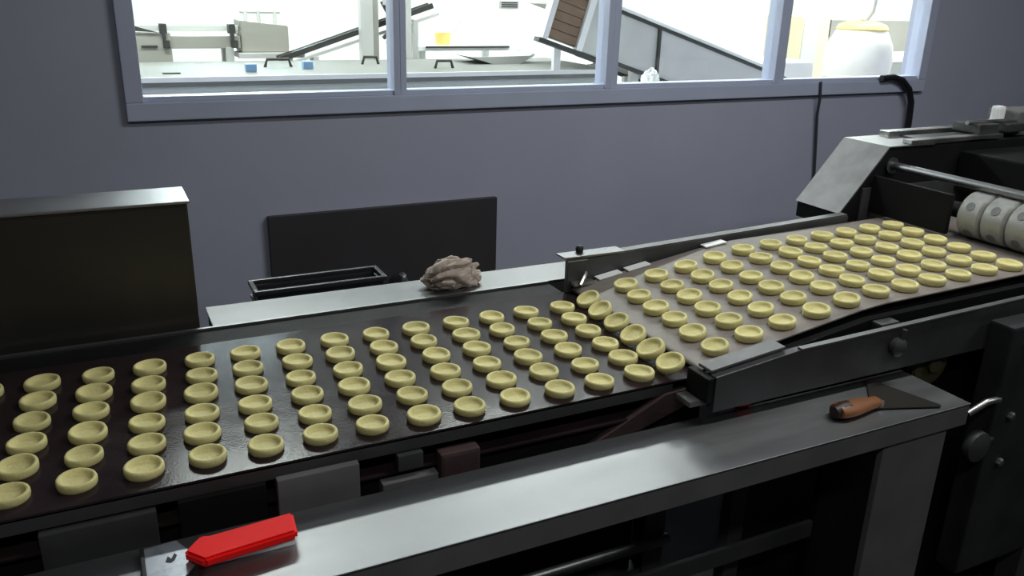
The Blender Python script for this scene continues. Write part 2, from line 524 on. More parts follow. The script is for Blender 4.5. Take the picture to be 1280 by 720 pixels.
T('end_pulley', 'steel_dark', uc, [(2.5, UY0+0.004, 0.968), (2.5, UY1-0.004, 0.968)], 0.034, 18)
bm = bmesh.new()
prism(bm, [(1.09, 0.9225), (1.25, 0.9235), (1.6, 0.929), (2.44, 0.935), (2.44, 1.000), (1.5, 0.981), (1.43, 0.975), (1.10, 0.928)], 'y', UY0+0.02, UY1-0.02)
finish('slider_bed', bm, 'black_paint', uc)
# far guide rail
P('back_rail', 'dark_grey', uc, [(1.02, 0.905), (1.02, 0.981), (1.22, 0.988), (1.94, 1.012), (1.94, 0.93)], 'y', 1.712, 1.745)
P('rail_lip', 'steel_dull', uc, [(1.02, 0.981), (1.02, 0.985), (1.22, 0.992), (1.94, 1.016), (1.94, 1.012), (1.22, 0.988)], 'y', 1.716, 1.742)
bm = bmesh.new()
box(bm, 0.995, 1.17, 1.712, 1.756, 0.9865, 0.992, 0.001)
finish('rail_plate', bm, 'steel_table', uc)
B('corner_block', 'dark_grey', uc, 0.998, 1.055, 1.700, 1.715, 0.905, 0.985)
bm = bmesh.new()
lathe(bm, [(0, 0), (0.008, 0), (0.010, 0.004), (0.010, 0.013), (0.006, 0.018), (0, 0.018)], 14, Matrix.Translation((1.055, 1.745, 0.991)))
finish('bolt', bm, 'black_rubber', uc, smooth=True)
for x in (1.115, 1.20, 1.44):
    bm = bmesh.new()
    z = upper_z(x)
    sl_ = (upper_z(x+0.03)-upper_z(x-0.03))/0.06
    box(bm, -0.034, 0.034, 1.684, 1.709, 0.0015, 0.0050, 0.001, Matrix.Translation((x, 0, z)) @ Matrix.Rotation(-math.atan(sl_), 4, 'Y'))
    finish('guide_clip', bm, 'white_plastic', uc)
bm = bmesh.new()
box(bm, 1.005, 1.065, 1.678, 1.699, 0.926, 0.936, 0.003)
tube(bm, [(1.02, 1.674, 0.930), (1.035, 1.684, 0.945), (1.05, 1.70, 0.951)], 0.006, 8)
finish('belt_scraper', bm, 'steel_worn', uc, smooth=True)
# near side rail and its covers
P('front_rail', 'dark_grey', uc, [(0.985, 0.865), (0.985, 0.937), (1.18, 0.958), (2.35, 0.983), (2.35, 0.87)], 'y', 1.110, 1.128)
P('rail_lip', 'steel_dull', uc, [(1.19, 0.9585), (1.19, 0.9625), (2.35, 0.9875), (2.35, 0.9835)], 'y', 1.107, 1.120)
bm = bmesh.new()
prism(bm, [(0.985, 0.9385), (0.985, 0.9445), (1.165, 0.9645), (1.165, 0.9585)], 'y', 1.126, 1.166, 0.001)
finish('nose_cover', bm, 'steel_dull', uc)
B('corner_block', 'black_paint', uc, 0.968, 0.985, 1.112, 1.176, 0.885, 0.935, bev=0.003)
B('nose_bracket', 'mid_grey', uc, 0.945, 1.01, 1.130, 1.176, 0.872, 0.884, bev=0.003)
P('inner_rail', 'black_paint', uc, [(1.07, 0.880), (1.07, 0.918), (1.43, 0.968), (2.35, 0.985), (2.35, 0.88)], 'y', 1.160, 1.178)
B('bearing', 'dark_grey', uc, 1.435, 1.49, 1.132, 1.160, 0.945, 0.966, bev=0.004)
bm = bmesh.new()
lathe(bm, [(0, 0), (0.017, 0), (0.020, 0.004), (0.020, 0.016), (0.012, 0.022), (0, 0.022)], 16, Matrix.Translation((1.455, 1.110, 0.925)) @ Matrix.Rotation(PI/2, 4, 'X'))
tube(bm, [(1.455, 1.098, 0.925), (1.462, 1.096, 0.965)], 0.005, 8)
finish('clamp_knob', bm, 'dark_grey', uc, smooth=True)
P('skirt_panel', 'black_paint', uc, [(1.145, 0.09), (2.17, 0.09), (2.17, 0.86), (1.145, 0.86)], 'y', 1.180, 1.186)
B('emergency_tab', 'red_plastic', uc, 1.075, 1.105, 1.135, 1.150, 0.845, 0.864)
for x in (1.12, 2.2):
    for y in (1.148, 1.715):
        B('leg', 'dark_grey', uc, x-0.02, x+0.02, y, y+0.03, 0, 0.93 if y > 1.5 else 0.90)
bm = bmesh.new()
lathe(bm, [(0, -0.012), (0.052, -0.012), (0.056, -0.006), (0.046, 0), (0.056, 0.006), (0.052, 0.012), (0.018, 0.012), (0.018, 0.022), (0, 0.022)], 26, Matrix.Translation((1.62, 1.144, 0.845)) @ Matrix.Rotation(PI/2, 4, 'X'))
finish('drive_pulley', bm, 'greasy_olive', uc, smooth=True)
T('pulley_shaft', 'steel_dark', uc, [(1.62, 1.15, 0.845), (1.62, 1.70, 0.845)], 0.012)

# ================================================================== MOULDING MACHINE
mm = thing('rotary_moulding_machine', 'dark dough moulding machine with a sloped steel side cover and ribbed grey roller', 'machine', (2.4, 1.5, 0))
prof = [(1.945, 0.962), (1.945, 1.008), (2.109, 1.193), (2.95, 1.193), (2.95, 0.962)]
P('side_housing', 'black_paint', mm, prof, 'y', 1.752, 1.920)  # black stands in for unlit steel facing the dark room
P('sloped_cover', 'steel_dull', mm, [(1.940, 1.010), (2.106, 1.1985), (2.109, 1.1945), (1.945, 1.0085)], 'y', 1.748, 1.924)
B('top_cover', 'steel', mm, 2.107, 2.30, 1.748, 1.924, 1.1945, 1.1990, bev=0.001)
B('shade_plate', 'dark_grey', mm, 2.02, 2.95, 1.744, 1.751, 0.97, 1.08, bev=0.001)  # dark plate added as the shade on the housing's near face
B('top_bar', 'steel_worn', mm, 2.20, 2.62, 1.750, 1.785, 1.2000, 1.2120)
B('top_bar', 'steel_dark', mm, 2.28, 2.60, 1.800, 1.850, 1.1950, 1.2080)
B('top_bar', 'steel_worn', mm, 2.25, 2.68, 1.880, 1.918, 1.1950, 1.2160)
for x, h in ((2.52, 0.03), (2.66, 0.026)):
    B('clamp_block', 'steel_dark', mm, x, x+0.09, 1.765, 1.865, 1.2125, 1.2125+h, bev=0.004)
T('tie_bolt', 'steel_worn', mm, [(2.50, 1.80, 1.245), (2.80, 1.80, 1.243)], 0.007)
bm = bmesh.new()
box(bm, 2.735, 3.0, 1.785, 1.90, 1.195, 1.272, 0.006)
mt = finish('motor_box', bm, 'mid_grey', mm)
bm = bmesh.new()
box(bm, 2.700, 2.734, 1.835, 1.868, 1.217, 1.285, 0.009)
finish('motor_cap', bm, 'white_plastic', mm)
T('tie_rod', 'steel', mm, [(2.127, 1.744, 1.142), (2.127, 1.05, 1.142)], 0.0125, 16)
bm = bmesh.new()
lathe(bm, [(0, 0), (0.022, 0), (0.024, 0.003), (0.024, 0.008), (0, 0.008)], 18, Matrix.Translation((2.127, 1.751, 1.142)) @ Matrix.Rotation(PI/2, 4, 'X'))
finish('rod_flange', bm, 'steel_dark', mm, smooth=True)
RCX, RCZ, RR = 2.122, 1.0655, 0.0620
T('roller_shaft', 'black_paint', mm, [(RCX, 1.744, RCZ), (RCX, 1.06, RCZ)], 0.022, 16)
def mould_ring():
    bm = bmesh.new()
    w = 0.066
    seg = 40
    prof = [(0.024, 0), (RR-0.010, 0), (RR-0.004, 0.002), (RR, 0.006), (RR, 0.030), (RR, w-0.030), (RR, w-0.006), (RR-0.004, w-0.002), (RR-0.010, w), (0.024, w)]
    lathe(bm, prof, seg, Matrix.Rotation(PI/2, 4, 'X'))
    return bm
rb = finish('mould_ring', mould_ring(), 'roller_grey', None, smooth=True)
ringmesh = rb.data
bm = bmesh.new()
lathe(bm, [(0.0120, -0.004), (0.0125, 0.0006), (0.0115, 0.0009), (0.0100, 0.0008), (0, 0.0008)], 16)
cup = finish('mould_cup', bm, 'mid_grey', None, smooth=True)
first = True
for k in range(6):
    o = rb if k == 0 else rb.copy()
    if k: COL.objects.link(o)
    o.location = Vector((RCX, 1.462-k*0.0700, RCZ))-mm.location
    o.parent = mm
    for q in range(5):
        c = cup if first else cup.copy()
        if not first: COL.objects.link(c)
        first = False
        a = 2*PI*q/5+0.2+0.08*k
        c.parent = o
        c.matrix_parent_inverse = Matrix.Identity(4)
        c.matrix_basis = Matrix.Translation((0, -0.033, 0)) @ Matrix.Rotation(a, 4, 'Y') @ Matrix.Translation((0, 0, RR-0.0003))
B('guard_plate', 'black_paint', mm, 2.052, 2.066, 1.478, 1.743, 1.008, 1.118)
B('feed_hopper', 'black_paint', mm, 2.42, 2.95, 1.10, 1.743, 1.05, 1.17, bev=0.006)
B('near_side_frame', 'deep_grey', mm, 1.74, 2.95, 1.040, 1.098, 0.30, 0.945, bev=0.006)
P('near_arm', 'deep_grey', mm, [(2.05, 0.946), (2.95, 0.946), (2.95, 1.16), (2.35, 1.16), (2.08, 1.04)], 'y', 1.045, 1.095)
for x, z in ((1.80, 0.90), (1.80, 0.72), (1.80, 0.60), (1.92, 0.66), (2.0, 0.90)):
    bm = bmesh.new()
    lathe(bm, [(0, 0), (0.011, 0), (0.011, 0.006), (0.007, 0.009), (0, 0.009)], 6, Matrix.Translation((x, 1.040, z)) @ Matrix.Rotation(PI/2, 4, 'X'))
    finish('bolt', bm, 'steel', mm)
bm = bmesh.new()
lathe(bm, [(0, 0), (0.035, 0), (0.038, 0.006), (0.036, 0.02), (0.018, 0.024), (0, 0.024)], 20, Matrix.Translation((1.70, 1.05, 0.665)) @ Matrix.Rotation(PI/2, 4, 'X'))
tube(bm, [(1.70, 1.045, 0.665), (1.79, 1.06, 0.67)], 0.016, 10)
finish('adjusting_wheel', bm, 'dark_grey', mm, smooth=True)
T('adjusting_lever', 'steel_worn', mm, [(1.66, 1.05, 0.75), (1.70, 1.04, 0.775), (1.75, 1.045, 0.77)], 0.008)
for x0_, x1_ in ((1.98, 2.10), (2.78, 2.90)):
    B('leg', 'dark_grey', mm, x0_, x1_, 1.77, 1.89, 0, 0.962)
    B('leg', 'dark_grey', mm, x0_+0.02, x1_, 1.042, 1.096, 0, 0.30)
B('base_panel', 'black_paint', mm, 2.10, 2.78, 1.10, 1.76, 0.05, 0.80)

# ================================================================== BENCH IN FRONT
bn = thing('steel_bench', 'narrow stainless steel bench along the conveyor holding the red scraper and putty knife', 'bench', (0.5, 1.05, 0))
NZ = 0.84
B('top', 'steel', bn, -0.95, 1.535, 0.968, 1.142, NZ-0.004, NZ, bev=0.0015)
B('front_apron', 'mid_grey', bn, -0.95, 1.533, 0.969, 0.974, NZ-0.048, NZ-0.0045, bev=0.001)
B('end_apron', 'dark_grey', bn, 1.527, 1.533, 0.976, 1.14, NZ-0.040, NZ-0.0045, bev=0.001)
B('back_apron', 'dark_grey', bn, -0.95, 1.526, 1.134, 1.140, NZ-0.030, NZ-0.0045, bev=0.001)
for a, b in ((1.308, 1.488), (-0.85, -0.67)):
    B('leg', 'mid_grey', bn, a, b, 0.976, 0.990, 0, NZ-0.005, bev=0.002)
    B('leg', 'black_paint', bn, a, b, 1.110, 1.124, 0, NZ-0.005, bev=0.002)  # back legs coloured black as the shade under the bench
B('lower_rail', 'dark_grey', bn, -0.669, 1.307, 1.112, 1.122, 0.49, 0.53)
B('lower_shelf', 'steel_black', bn, -0.669, 1.307, 0.992, 1.108, 0.30, 0.31)

# tray of scraps on the shelf and scraps near the machine foot
def lump(name, mat, loc, size, seed, parent=None, sub=3, amp=0.35, freq=2.2, flat=True):
    bm = bmesh.new()
    bmesh.ops.create_icosphere(bm, subdivisions=sub, radius=1.0)
    for v in bm.verts:
        p = v.co.copy()
        q = p*freq+Vector((seed*7.1, seed*3.3, seed*1.7))
        d = noise.noise(q)*0.6+noise.noise(q*2.1)*0.4
        ridge = abs(noise.noise(q*1.4+Vector((5, 5, 5))))
        v.co = p*(1+amp*d-amp*0.7*(0.3-min(ridge, 0.3)))
        v.co = Vector((v.co.x*size[0], v.co.y*size[1], v.co.z*size[2]))
    zmin = min(v.co.z for v in bm.verts)
    if flat:
        for v in bm.verts:
            v.co.z = max(v.co.z, zmin*0.62)
        zmin *= 0.62
    for v in bm.verts: v.co.z -= zmin
    o = finish(name, bm, mat, parent, smooth=True)
    o.location = loc
    return o
tag(lump('dough_scrap', 'dough_scrap', (1.23, 1.05, 0.311), (0.055, 0.034, 0.03), 3.0), 'flattened pale dough scrap lying in the dark under the steel bench', 'dough scrap')
tag(lump('dough_scrap', 'dough_scrap', (1.86, 1.30, 0.0), (0.09, 0.06, 0.04), 4.0), 'pale dough scrap on the floor at the moulding machine foot', 'dough scrap')

# ================================================================== BACK TABLE, CABINET, BOARD, CRATE, CLOTH
tb = thing('steel_side_table', 'bright stainless steel table strip behind the belt with the crumpled cloth on it', 'table', (0.6, 1.88, 0))
B('top', 'steel_table', tb, 0.176, 1.14, 1.812, 1.940, BZ-0.004, BZ, bev=0.0015)
B('front_apron', 'steel_dark', tb, 0.18, 1.13, 1.814, 1.820, BZ-0.06, BZ-0.0045, bev=0.001)
B('back_apron', 'steel_dark', tb, 0.18, 1.13, 1.932, 1.938, BZ-0.06, BZ-0.0045, bev=0.001)
for x in (0.20, 1.06):
    for y in (1.823, 1.895):
        B('leg', 'steel_dark', tb, x, x+0.035, y, y+0.035, 0, BZ-0.005)

cb = thing('steel_cabinet', 'tall black-faced steel cabinet with a pale rounded top edge behind the belt', 'cabinet', (-0.35, 1.9, 0))
B('body', 'steel_black', cb, -1.15, 0.152, 1.834, 1.968, 0.06, 1.172, bev=0.004)
B('top_panel', 'steel', cb, -1.152, 0.156, 1.830, 1.972, 1.1725, 1.1790, bev=0.003)
B('plinth', 'black_paint', cb, -1.14, 0.14, 1.85, 1.96, 0, 0.06)
P('front_sheet', 'steel_black', cb, [(-1.14, 0.10), (0.146, 0.10), (0.142, 1.165), (-1.14, 1.165)], 'y', 1.829, 1.8335)

tag(B('dark_board', 'panel_board', None, 0.475, 1.310, 2.775, 2.798, 0.0, 0.877, bev=0.002), 'dark rectangular board standing flat against the blue-grey wall', 'board')

cr = thing('plastic_crate', 'shallow black plastic crate with a double rim behind the steel table', 'crate', (0.47, 2.16, 0.0))
def crate_ring(bm, x0, x1, y0, y1, z0, z1, t):
    box(bm, x0, x1, y0, y0+t, z0, z1, 0.004)
    box(bm, x0, x1, y1-t, y1, z0, z1, 0.004)
    box(bm, x0, x0+t, y0+t, y1-t, z0, z1, 0.004)
    box(bm, x1-t, x1, y0+t, y1-t, z0, z1, 0.004)
bm = bmesh.new()
crate_ring(bm, 0.30, 0.640, 2.02, 2.12, 0.880, 0.893, 0.012)
finish('rim', bm, 'black_plastic', cr)
bm = bmesh.new()
crate_ring(bm, 0.308, 0.632, 2.028, 2.112, 0.72, 0.880, 0.008)
box(bm, 0.308, 0.632, 2.028, 2.112, 0.712, 0.72)
finish('wall', bm, 'black_plastic', cr)
bm = bmesh.new()
crate_ring(bm, 0.303, 0.637, 2.023, 2.117, 0.845, 0.855, 0.008)
finish('rib', bm, 'black_plastic', cr)
st = thing('crate_stand', 'dark low stand that carries the black plastic crate', 'stand', (0.47, 2.16, 0))
B('top', 'dark_grey', st, 0.29, 0.76, 2.00, 2.16, 0.69, 0.711)
for x in (0.32, 0.66):
    for y in (2.01, 2.12):
        B('leg', 'dark_grey', st, x, x+0.03, y, y+0.03, 0, 0.69)
tag(lump('rag', 'black_plastic', (0.690, 2.07, 0.7115), (0.036, 0.05, 0.105), 9.0), 'black plastic film bunched at the end of the crate', 'plastic film')

bm = bmesh.new()
bmesh.ops.create_icosphere(bm, subdivisions=5, radius=1.0)
for v in bm.verts:
    p = v.co.copy()
    q = p*0.95+Vector((3.1, 8.4, 1.9))
    w = q+Vector((noise.noise(q*1.3), noise.noise(q*1.3+Vector((9, 2, 4))), noise.noise(q*1.3+Vector((1, 7, 3)))))*0.55
    fold = 1-abs(noise.noise(w*1.7))*2.2
    fold2 = 1-abs(noise.noise(w*3.6+Vector((4, 4, 4))))*2.0
    k = 0.92+0.30*noise.noise(q*0.9)-0.26*max(fold, 0)**2+0.10*fold2
    c = p*k
    v.co = Vector((c.x*0.088, c.y*0.050, max(c.z, -0.55)*0.052+0.0286))
    if p.x < -0.3: v.co.z *= 1-0.25*min(1, (-0.3-p.x)/0.5)
for v in bm.verts: v.co.z = max(v.co.z, 0.0)
cl = finish('crumpled_cloth', bm, 'cloth_brown', None, smooth=True)
cl.location = (0.757, 1.870, BZ+0.0005)
tag(cl, 'crumpled brown cloth lying on the steel side table', 'cloth')

# ================================================================== HAND TOOLS ON THE BENCH
rs = thing('red_scraper', 'scraper with a flat bright red plastic handle and grey blade on the steel bench', 'scraper', (0.10, 1.08, NZ))
bm = bmesh.new()
hp = [(0.036, 1.072), (0.058, 1.099), (0.066, 1.101), (0.074, 1.098), (0.194, 1.108), (0.190, 1.056), (0.074, 1.044), (0.060, 1.042)]
prism(bm, hp, 'z', NZ+0.010, NZ+0.026, 0.004)
finish('handle', bm, 'red_plastic', rs)
bm = bmesh.new()
prism(bm, [(-0.013, 1.036), (-0.013, 1.124), (0.030, 1.128), (0.044, 1.098), (0.052, 1.088), (0.052, 1.066), (0.040, 1.05), (0.030, 1.034)], 'z', NZ+0.006, NZ+0.0085)
finish('blade', bm, 'blade_grey', rs)
B('blade_edge', 'black_rubber', rs, -0.019, -0.0132, 1.034, 1.126, NZ+0.0005, NZ+0.010, bev=0.001)
bm = bmesh.new()
prism(bm, [(0.012, 1.082), (0.016, 1.094), (0.020, 1.086), (0.025, 1.098), (0.028, 1.092), (0.024, 1.082), (0.019, 1.078)], 'z', NZ+0.0085, NZ+0.0092)
finish('stamp_mark', bm, 'black_rubber', rs)
B('handle_foot', 'white_plastic', rs, 0.06, 0.186, 1.060, 1.105, NZ+0.0003, NZ+0.0098)

pk = thing('putty_knife', 'putty knife with a brown wooden handle and dark triangular blade on the bench', 'putty knife', (1.30, 1.04, NZ))
bm = bmesh.new()
A, Bp = Vector((1.222, 1.030, NZ+0.0165)), Vector((1.338, 1.034, NZ+0.013))
ax = (Bp-A).normalized()
sd = Vector((-ax.y, ax.x, 0))
ring = []
t_ = bmesh.new()
prof = [(0.0, 0.006, 0.006), (0.02, 0.019, 0.0135), (0.12, 0.0225, 0.0155), (0.35, 0.0225, 0.0155), (0.62, 0.0185, 0.0135), (0.85, 0.0150, 0.0115), (0.97, 0.0145, 0.011), (1.0, 0.012, 0.009)]
for s, w, h in prof:
    c = A.lerp(Bp, s)
    ring.append([t_.verts.new(c+sd*w*math.cos(2*PI*k/18)+Vector((0, 0, 1))*h*math.sin(2*PI*k/18)) for k in range(18)])
for a, b in zip(ring, ring[1:]):
    for k in range(18):
        t_.faces.new((a[k], a[(k+1) % 18], b[(k+1) % 18], b[k]))
t_.faces.new(ring[0][::-1]); t_.faces.new(ring[-1])
merge(bm, t_)
finish('handle', bm, 'wood_brown', pk, smooth=True)
bm = bmesh.new()
tube(bm, [A+Vector((-0.006, 0, -0.001)), A+Vector((0.012, 0, 0)), A+Vector((0.030, 0, 0))], [0.012, 0.0168, 0.0168], 16)
finish('end_cap', bm, 'wood_dark', pk, smooth=True)
bm = bmesh.new()
prism(bm, [(1.325, 1.024), (1.325, 1.046), (1.345, 1.058), (1.412, 1.128), (1.422, 1.128), (1.462, 0.984), (1.456, 0.978), (1.350, 1.016)], 'z', NZ+0.003, NZ+0.0048)
finish('blade', bm, 'steel_black', pk)
B('bolster', 'steel_worn', pk, 1.334, 1.346, 1.022, 1.048, NZ+0.002, NZ+0.018, bev=0.003)

# ================================================================== CABLES ON THE WALL
cable = T('power_cable', 'black_rubber', None, [(3.20, 2.765, 1.272), (3.27, 2.762, 1.276), (3.325, 2.757, 1.262), (3.38, 2.757, 1.22), (3.415, 2.762, 1.16), (3.43, 2.768, 1.08), (3.44, 2.772, 0.95), (3.45, 2.78, 0.5), (3.45, 2.78, 0.012)], 0.0145, 10)
tag(cable, 'thick black cable looping over the window sill and down the wall', 'cable')
c2 = T('thin_cable', 'cable_grey', None, [(2.842, 2.772, 1.266), (2.850, 2.770, 1.20), (2.862, 2.784, 1.12), (2.90, 2.788, 0.86), (2.91, 2.788, 0.4), (2.91, 2.788, 0.008)], 0.006, 8)
tag(c2, 'thin dark cable hanging straight down the wall under the window', 'cable')

# ================================================================== DOUGH ROUNDS
def round_mesh(seed):
    rng = random.Random(seed)
    bm = bmesh.new()
    prof = [(0, 0), (0.0262, 0), (0.0278, 0.0015), (0.0290, 0.0075), (0.0288, 0.0122), (0.0277, 0.0148), (0.0254, 0.0155), (0.0228, 0.0146), (0.0212, 0.0105), (0.0196, 0.0082), (0.0100, 0.0076), (0, 0.0075)]
    lathe(bm, prof, 30)
    for v in bm.verts:
        a = math.atan2(v.co.y, v.co.x)
        k = 1+0.018*math.sin(2*a+seed)+0.010*math.sin(3*a+2*seed)+0.006*rng.uniform(-1, 1)
        v.co.x *= k; v.co.y *= k
        if v.co.z > 0.005: v.co.z *= 1+0.05*math.sin(a+seed)+0.02*rng.uniform(-1, 1)
    me = bpy.data.meshes.new('dough_round')
    for f in bm.faces: f.smooth = True
    bm.to_mesh(me); bm.free()
    me.materials.append(MATS['dough'])
    return me
RM = [round_mesh(s) for s in range(5)]
def dough_round(x, y, z, tilt, label, group):
    o = bpy.data.objects.new('dough_round', random.choice(RM))
    COL.objects.link(o)
    s = random.uniform(0.97, 1.04)
    o.scale = (s, s, s*random.uniform(0.95, 1.05))
    o.matrix_world = Matrix.Translation((x, y, z)) @ Matrix.Rotation(tilt, 4, 'Y') @ Matrix.Rotation(random.uniform(0, 6.28), 4, 'Z') @ Matrix.Diagonal((s, s, s, 1))
    tag(o, label, 'dough round', group)
jit = lambda a: random.uniform(-a, a)
NTH = 'first second third fourth fifth sixth seventh eighth ninth tenth eleventh twelfth thirteenth fourteenth fifteenth'.split()
for i in range(-2, 13):
    for j in range(6):
        x = -0.1436+0.08957*i-0.0067*j
        y = 1.6237-0.0012*i-0.0755*j
        dough_round(x+jit(0.003), y+jit(0.0025), BZ+0.0006, 0, f'pale dough round on lower belt, {NTH[j]} row from back rail, {NTH[12-i]} from belt junction', 'dough rounds on the lower belt')
for j in range(6):
    dough_round(1.001-0.0067*j+jit(0.003), 1.603-0.0755*j+jit(0.002), 0.9145, -math.radians(24), f'dough round tipping off the tan belt nose, {NTH[j]} row from the back rail', 'dough rounds tipping between belts')
for i in range(11):
    for j in range(6):
        x = 1.104+0.0896*i-0.0062*j+jit(0.003)
        y = 1.604-0.0750*j+jit(0.0025)
        sl = (upper_z(x+0.028)-upper_z(x-0.028))/0.056
        z = max(upper_z(x), (upper_z(x+0.028)+upper_z(x-0.028))/2)
        dough_round(x, y, z+0.0012, -math.atan(sl), f'pale dough round on tan upper belt, {NTH[j]} row from back rail, {NTH[10-i]} from roller', 'dough rounds on the upper belt')

# ================================================================== THE ROOM BEHIND THE WINDOW
tn = thing('tunnel_conveyor', 'long pale enclosed steel conveyor with lid handles seen low through the window', 'conveyor', (1.0, 4.3, 0))
B('body', 'pale_steel', tn, -1.0, 2.56, 4.03, 4.75, 0.12, 1.165, bev=0.006)
B('top_cover', 'lid_cream', tn, -1.02, 2.58, 4.00, 4.78, 1.166, 1.207, bev=0.006)
B('edge_highlight', 'white_plastic', tn, -1.02, 2.58, 3.988, 3.9995, 1.188, 1.210, bev=0.002)  # white strip put in as the highlight along the cover's front edge
B('side_ledge', 'pale_steel', tn, -1.02, 2.58, 3.985, 4.03, 1.120, 1.135, bev=0.003)
for x in (-0.95, 0.8, 2.5):
    for y in (4.06, 4.66):
        B('foot', 'steel_dark', tn, x, x+0.06, y, y+0.06, 0, 0.12)
for x, y, w in ((0.86, 4.42, 0.13), (1.67, 4.22, 0.10), (1.36, 4.5, 0.09)):
    T('lid_handle', 'dark_rail', tn, [(x-w/2, y, 1.206), (x-w/2+0.012, y, 1.245), (x+w/2-0.012, y, 1.245), (x+w/2, y, 1.206)], 0.008, 8)
for x in (0.30,):
    B('vent_slot', 'dark_rail', tn, x, x+0.075, 4.16, 4.20, 1.207, 1.213, bev=0.001)
for x, y in ((0.69, 4.2), (0.98, 4.3)):
    B('lid_clip', 'blue_plastic', tn, x-0.025, x+0.025, y-0.02, y+0.02, 1.2075, 1.245, bev=0.006)
tr = thing('shallow_tray', 'shallow dark tray lying on the pale tunnel conveyor', 'tray', (2.15, 4.5, 1.207))
P('shell', 'grey_panel', tr, [(1.90, 1.246), (2.03, 1.208), (2.20, 1.208), (2.30, 1.260), (2.28, 1.260), (2.19, 1.216), (2.04, 1.216), (1.93, 1.250)], 'y', 4.40, 4.66)
P('tray_side', 'grey_panel', tr, [(1.90, 1.246), (2.03, 1.208), (2.20, 1.208), (2.29, 1.252)], 'y', 4.392, 4.3995)

# packing line at the back left
pl = thing('packing_line', 'beige packing conveyor with clamps behind the pale tunnel conveyor', 'conveyor', (0.5, 5.1, 0))
B('end_block', 'grey_box', pl, 0.20, 0.42, 5.0, 5.25, 1.18, 1.335, bev=0.005)
B('beam', 'grey_box', pl, 0.42, 0.78, 5.02, 5.20, 1.255, 1.320, bev=0.004)
B('belt_guide', 'cream_paint', pl, 0.20, 0.78, 5.06, 5.10, 1.345, 1.375, bev=0.003)
B('slot', 'dark_rail', pl, 0.27, 0.35, 4.994, 5.0, 1.262, 1.274, bev=0.001)
P('hook_plate', 'dark_rail', pl, [(0.20, 1.385), (0.36, 1.340), (0.20, 1.350)], 'y', 4.99, 5.02)
for x in (0.385, 0.735):
    bm = bmesh.new()
    box(bm, x-0.018, x+0.018, 4.985, 5.05, 1.335, 1.385, 0.004)
    box(bm, x-0.008, x+0.028, 4.985, 5.05, 1.26, 1.30, 0.004)
    box(bm, x-0.006, x+0.010, 4.985, 5.05, 1.29, 1.34, 0.002)
    finish('clamp', bm, 'dark_rail', pl)
B('base', 'grey_panel', pl, 0.76, 1.12, 4.97, 5.35, 1.205, 1.232, bev=0.003)
for x in (0.26, 0.72, 1.04):
    for y in (5.0, 5.18):
        B('leg', 'grey_panel', pl, x-0.02, x+0.02, y+0.01, y+0.05, 0, 1.26 if x < 0.8 else 1.205)
cx = thing('control_box', 'grey beige control box with posts on top standing on the packing conveyor', 'control box', (0.91, 5.1, 1.232))
P('case', 'grey_box', cx, [(0.785, 1.2325), (1.045, 1.2325), (1.045, 1.375), (0.785, 1.402)], 'y', 5.02, 5.24, 0.004)
for x in (0.83, 0.90, 0.99):
    T('post', 'cream_paint', cx, [(x, 5.1, 1.36), (x, 5.1, 1.455)], 0.011, 8)
T('top_bar', 'cream_paint', cx, [(0.80, 5.1, 1.447), (1.02, 5.1, 1.447)], 0.009, 8)

# rising feed conveyor, rails and post
fc = thing('rising_feed_conveyor', 'slim conveyor of dark rails rising to the steel post', 'conveyor', (1.3, 4.95, 0))
def bar(nm, mt, par, a, b, wy, wz):
    """rectangular bar from a to b (in the x-z plane), wide wy, tall wz"""
    a, b = Vector(a), Vector(b)
    d = b-a
    ang = math.atan2(d.z, d.x)
    bm = bmesh.new()
    box(bm, 0, d.length, -wy/2, wy/2, -wz/2, wz/2, min(wy, wz)*0.15, Matrix.Translation(a) @ Matrix.Rotation(-ang, 4, 'Y'))
    return finish(nm, bm, mt, par)
bar('rail', 'dark_rail', fc, (0.96, 4.88, 1.205), (1.86, 4.88, 1.50), 0.02, 0.030)
bar('rail', 'grey_panel', fc, (1.04, 4.88, 1.19), (1.90, 4.88, 1.455), 0.02, 0.016)
bar('belt', 'cream_paint', fc, (0.98, 4.915, 1.205), (1.86, 4.915, 1.49), 0.05, 0.012)
bar('rail', 'dark_rail', fc, (0.96, 4.95, 1.205), (1.86, 4.95, 1.50), 0.02, 0.030)
for x, z in ((1.16, 1.22), (1.75, 1.42)):
    for y in (4.88, 4.95):
        B('leg', 'grey_panel', fc, x-0.015, x+0.015, y-0.014, y+0.014, 0, z)
sp = thing('steel_post', 'upright square steel post beside the window mullion standing behind the tunnel conveyor', 'post', (1.48, 4.84, 0))
B('shaft', 'grey_panel', sp, 1.405, 1.475, 4.805, 4.86, 0.02, 2.6, bev=0.004)
B('edge_channel', 'grey_box', sp, 1.478, 1.512, 4.82, 4.85, 0.02, 2.6, bev=0.003)
B('foot_plate', 'grey_panel', sp, 1.38, 1.53, 4.79, 4.88, 0, 0.02)
tf = thing('truss_frame', 'dark crossed truss bars beside the steel post', 'frame', (1.68, 4.85, 0))
bar('strut', 'dark_rail', tf, (1.54, 4.84, 1.52), (1.68, 4.84, 1.27), 0.02, 0.022)
bar('strut', 'dark_rail', tf, (1.54, 4.83, 1.32), (1.70, 4.83, 1.46), 0.02, 0.020)
B('upright', 'grey_panel', tf, 1.665, 1.70, 4.80, 4.86, 0, 2.3)
B('spreader', 'grey_panel', tf, 1.54, 1.665, 4.815, 4.835, 1.50, 1.53)
for x, z in ((1.60, 1.42), (1.655, 1.33)):
    B('joint_plate', 'dark_rail', tf, x-0.025, x+0.02, 4.815, 4.828, z-0.03, z+0.03)

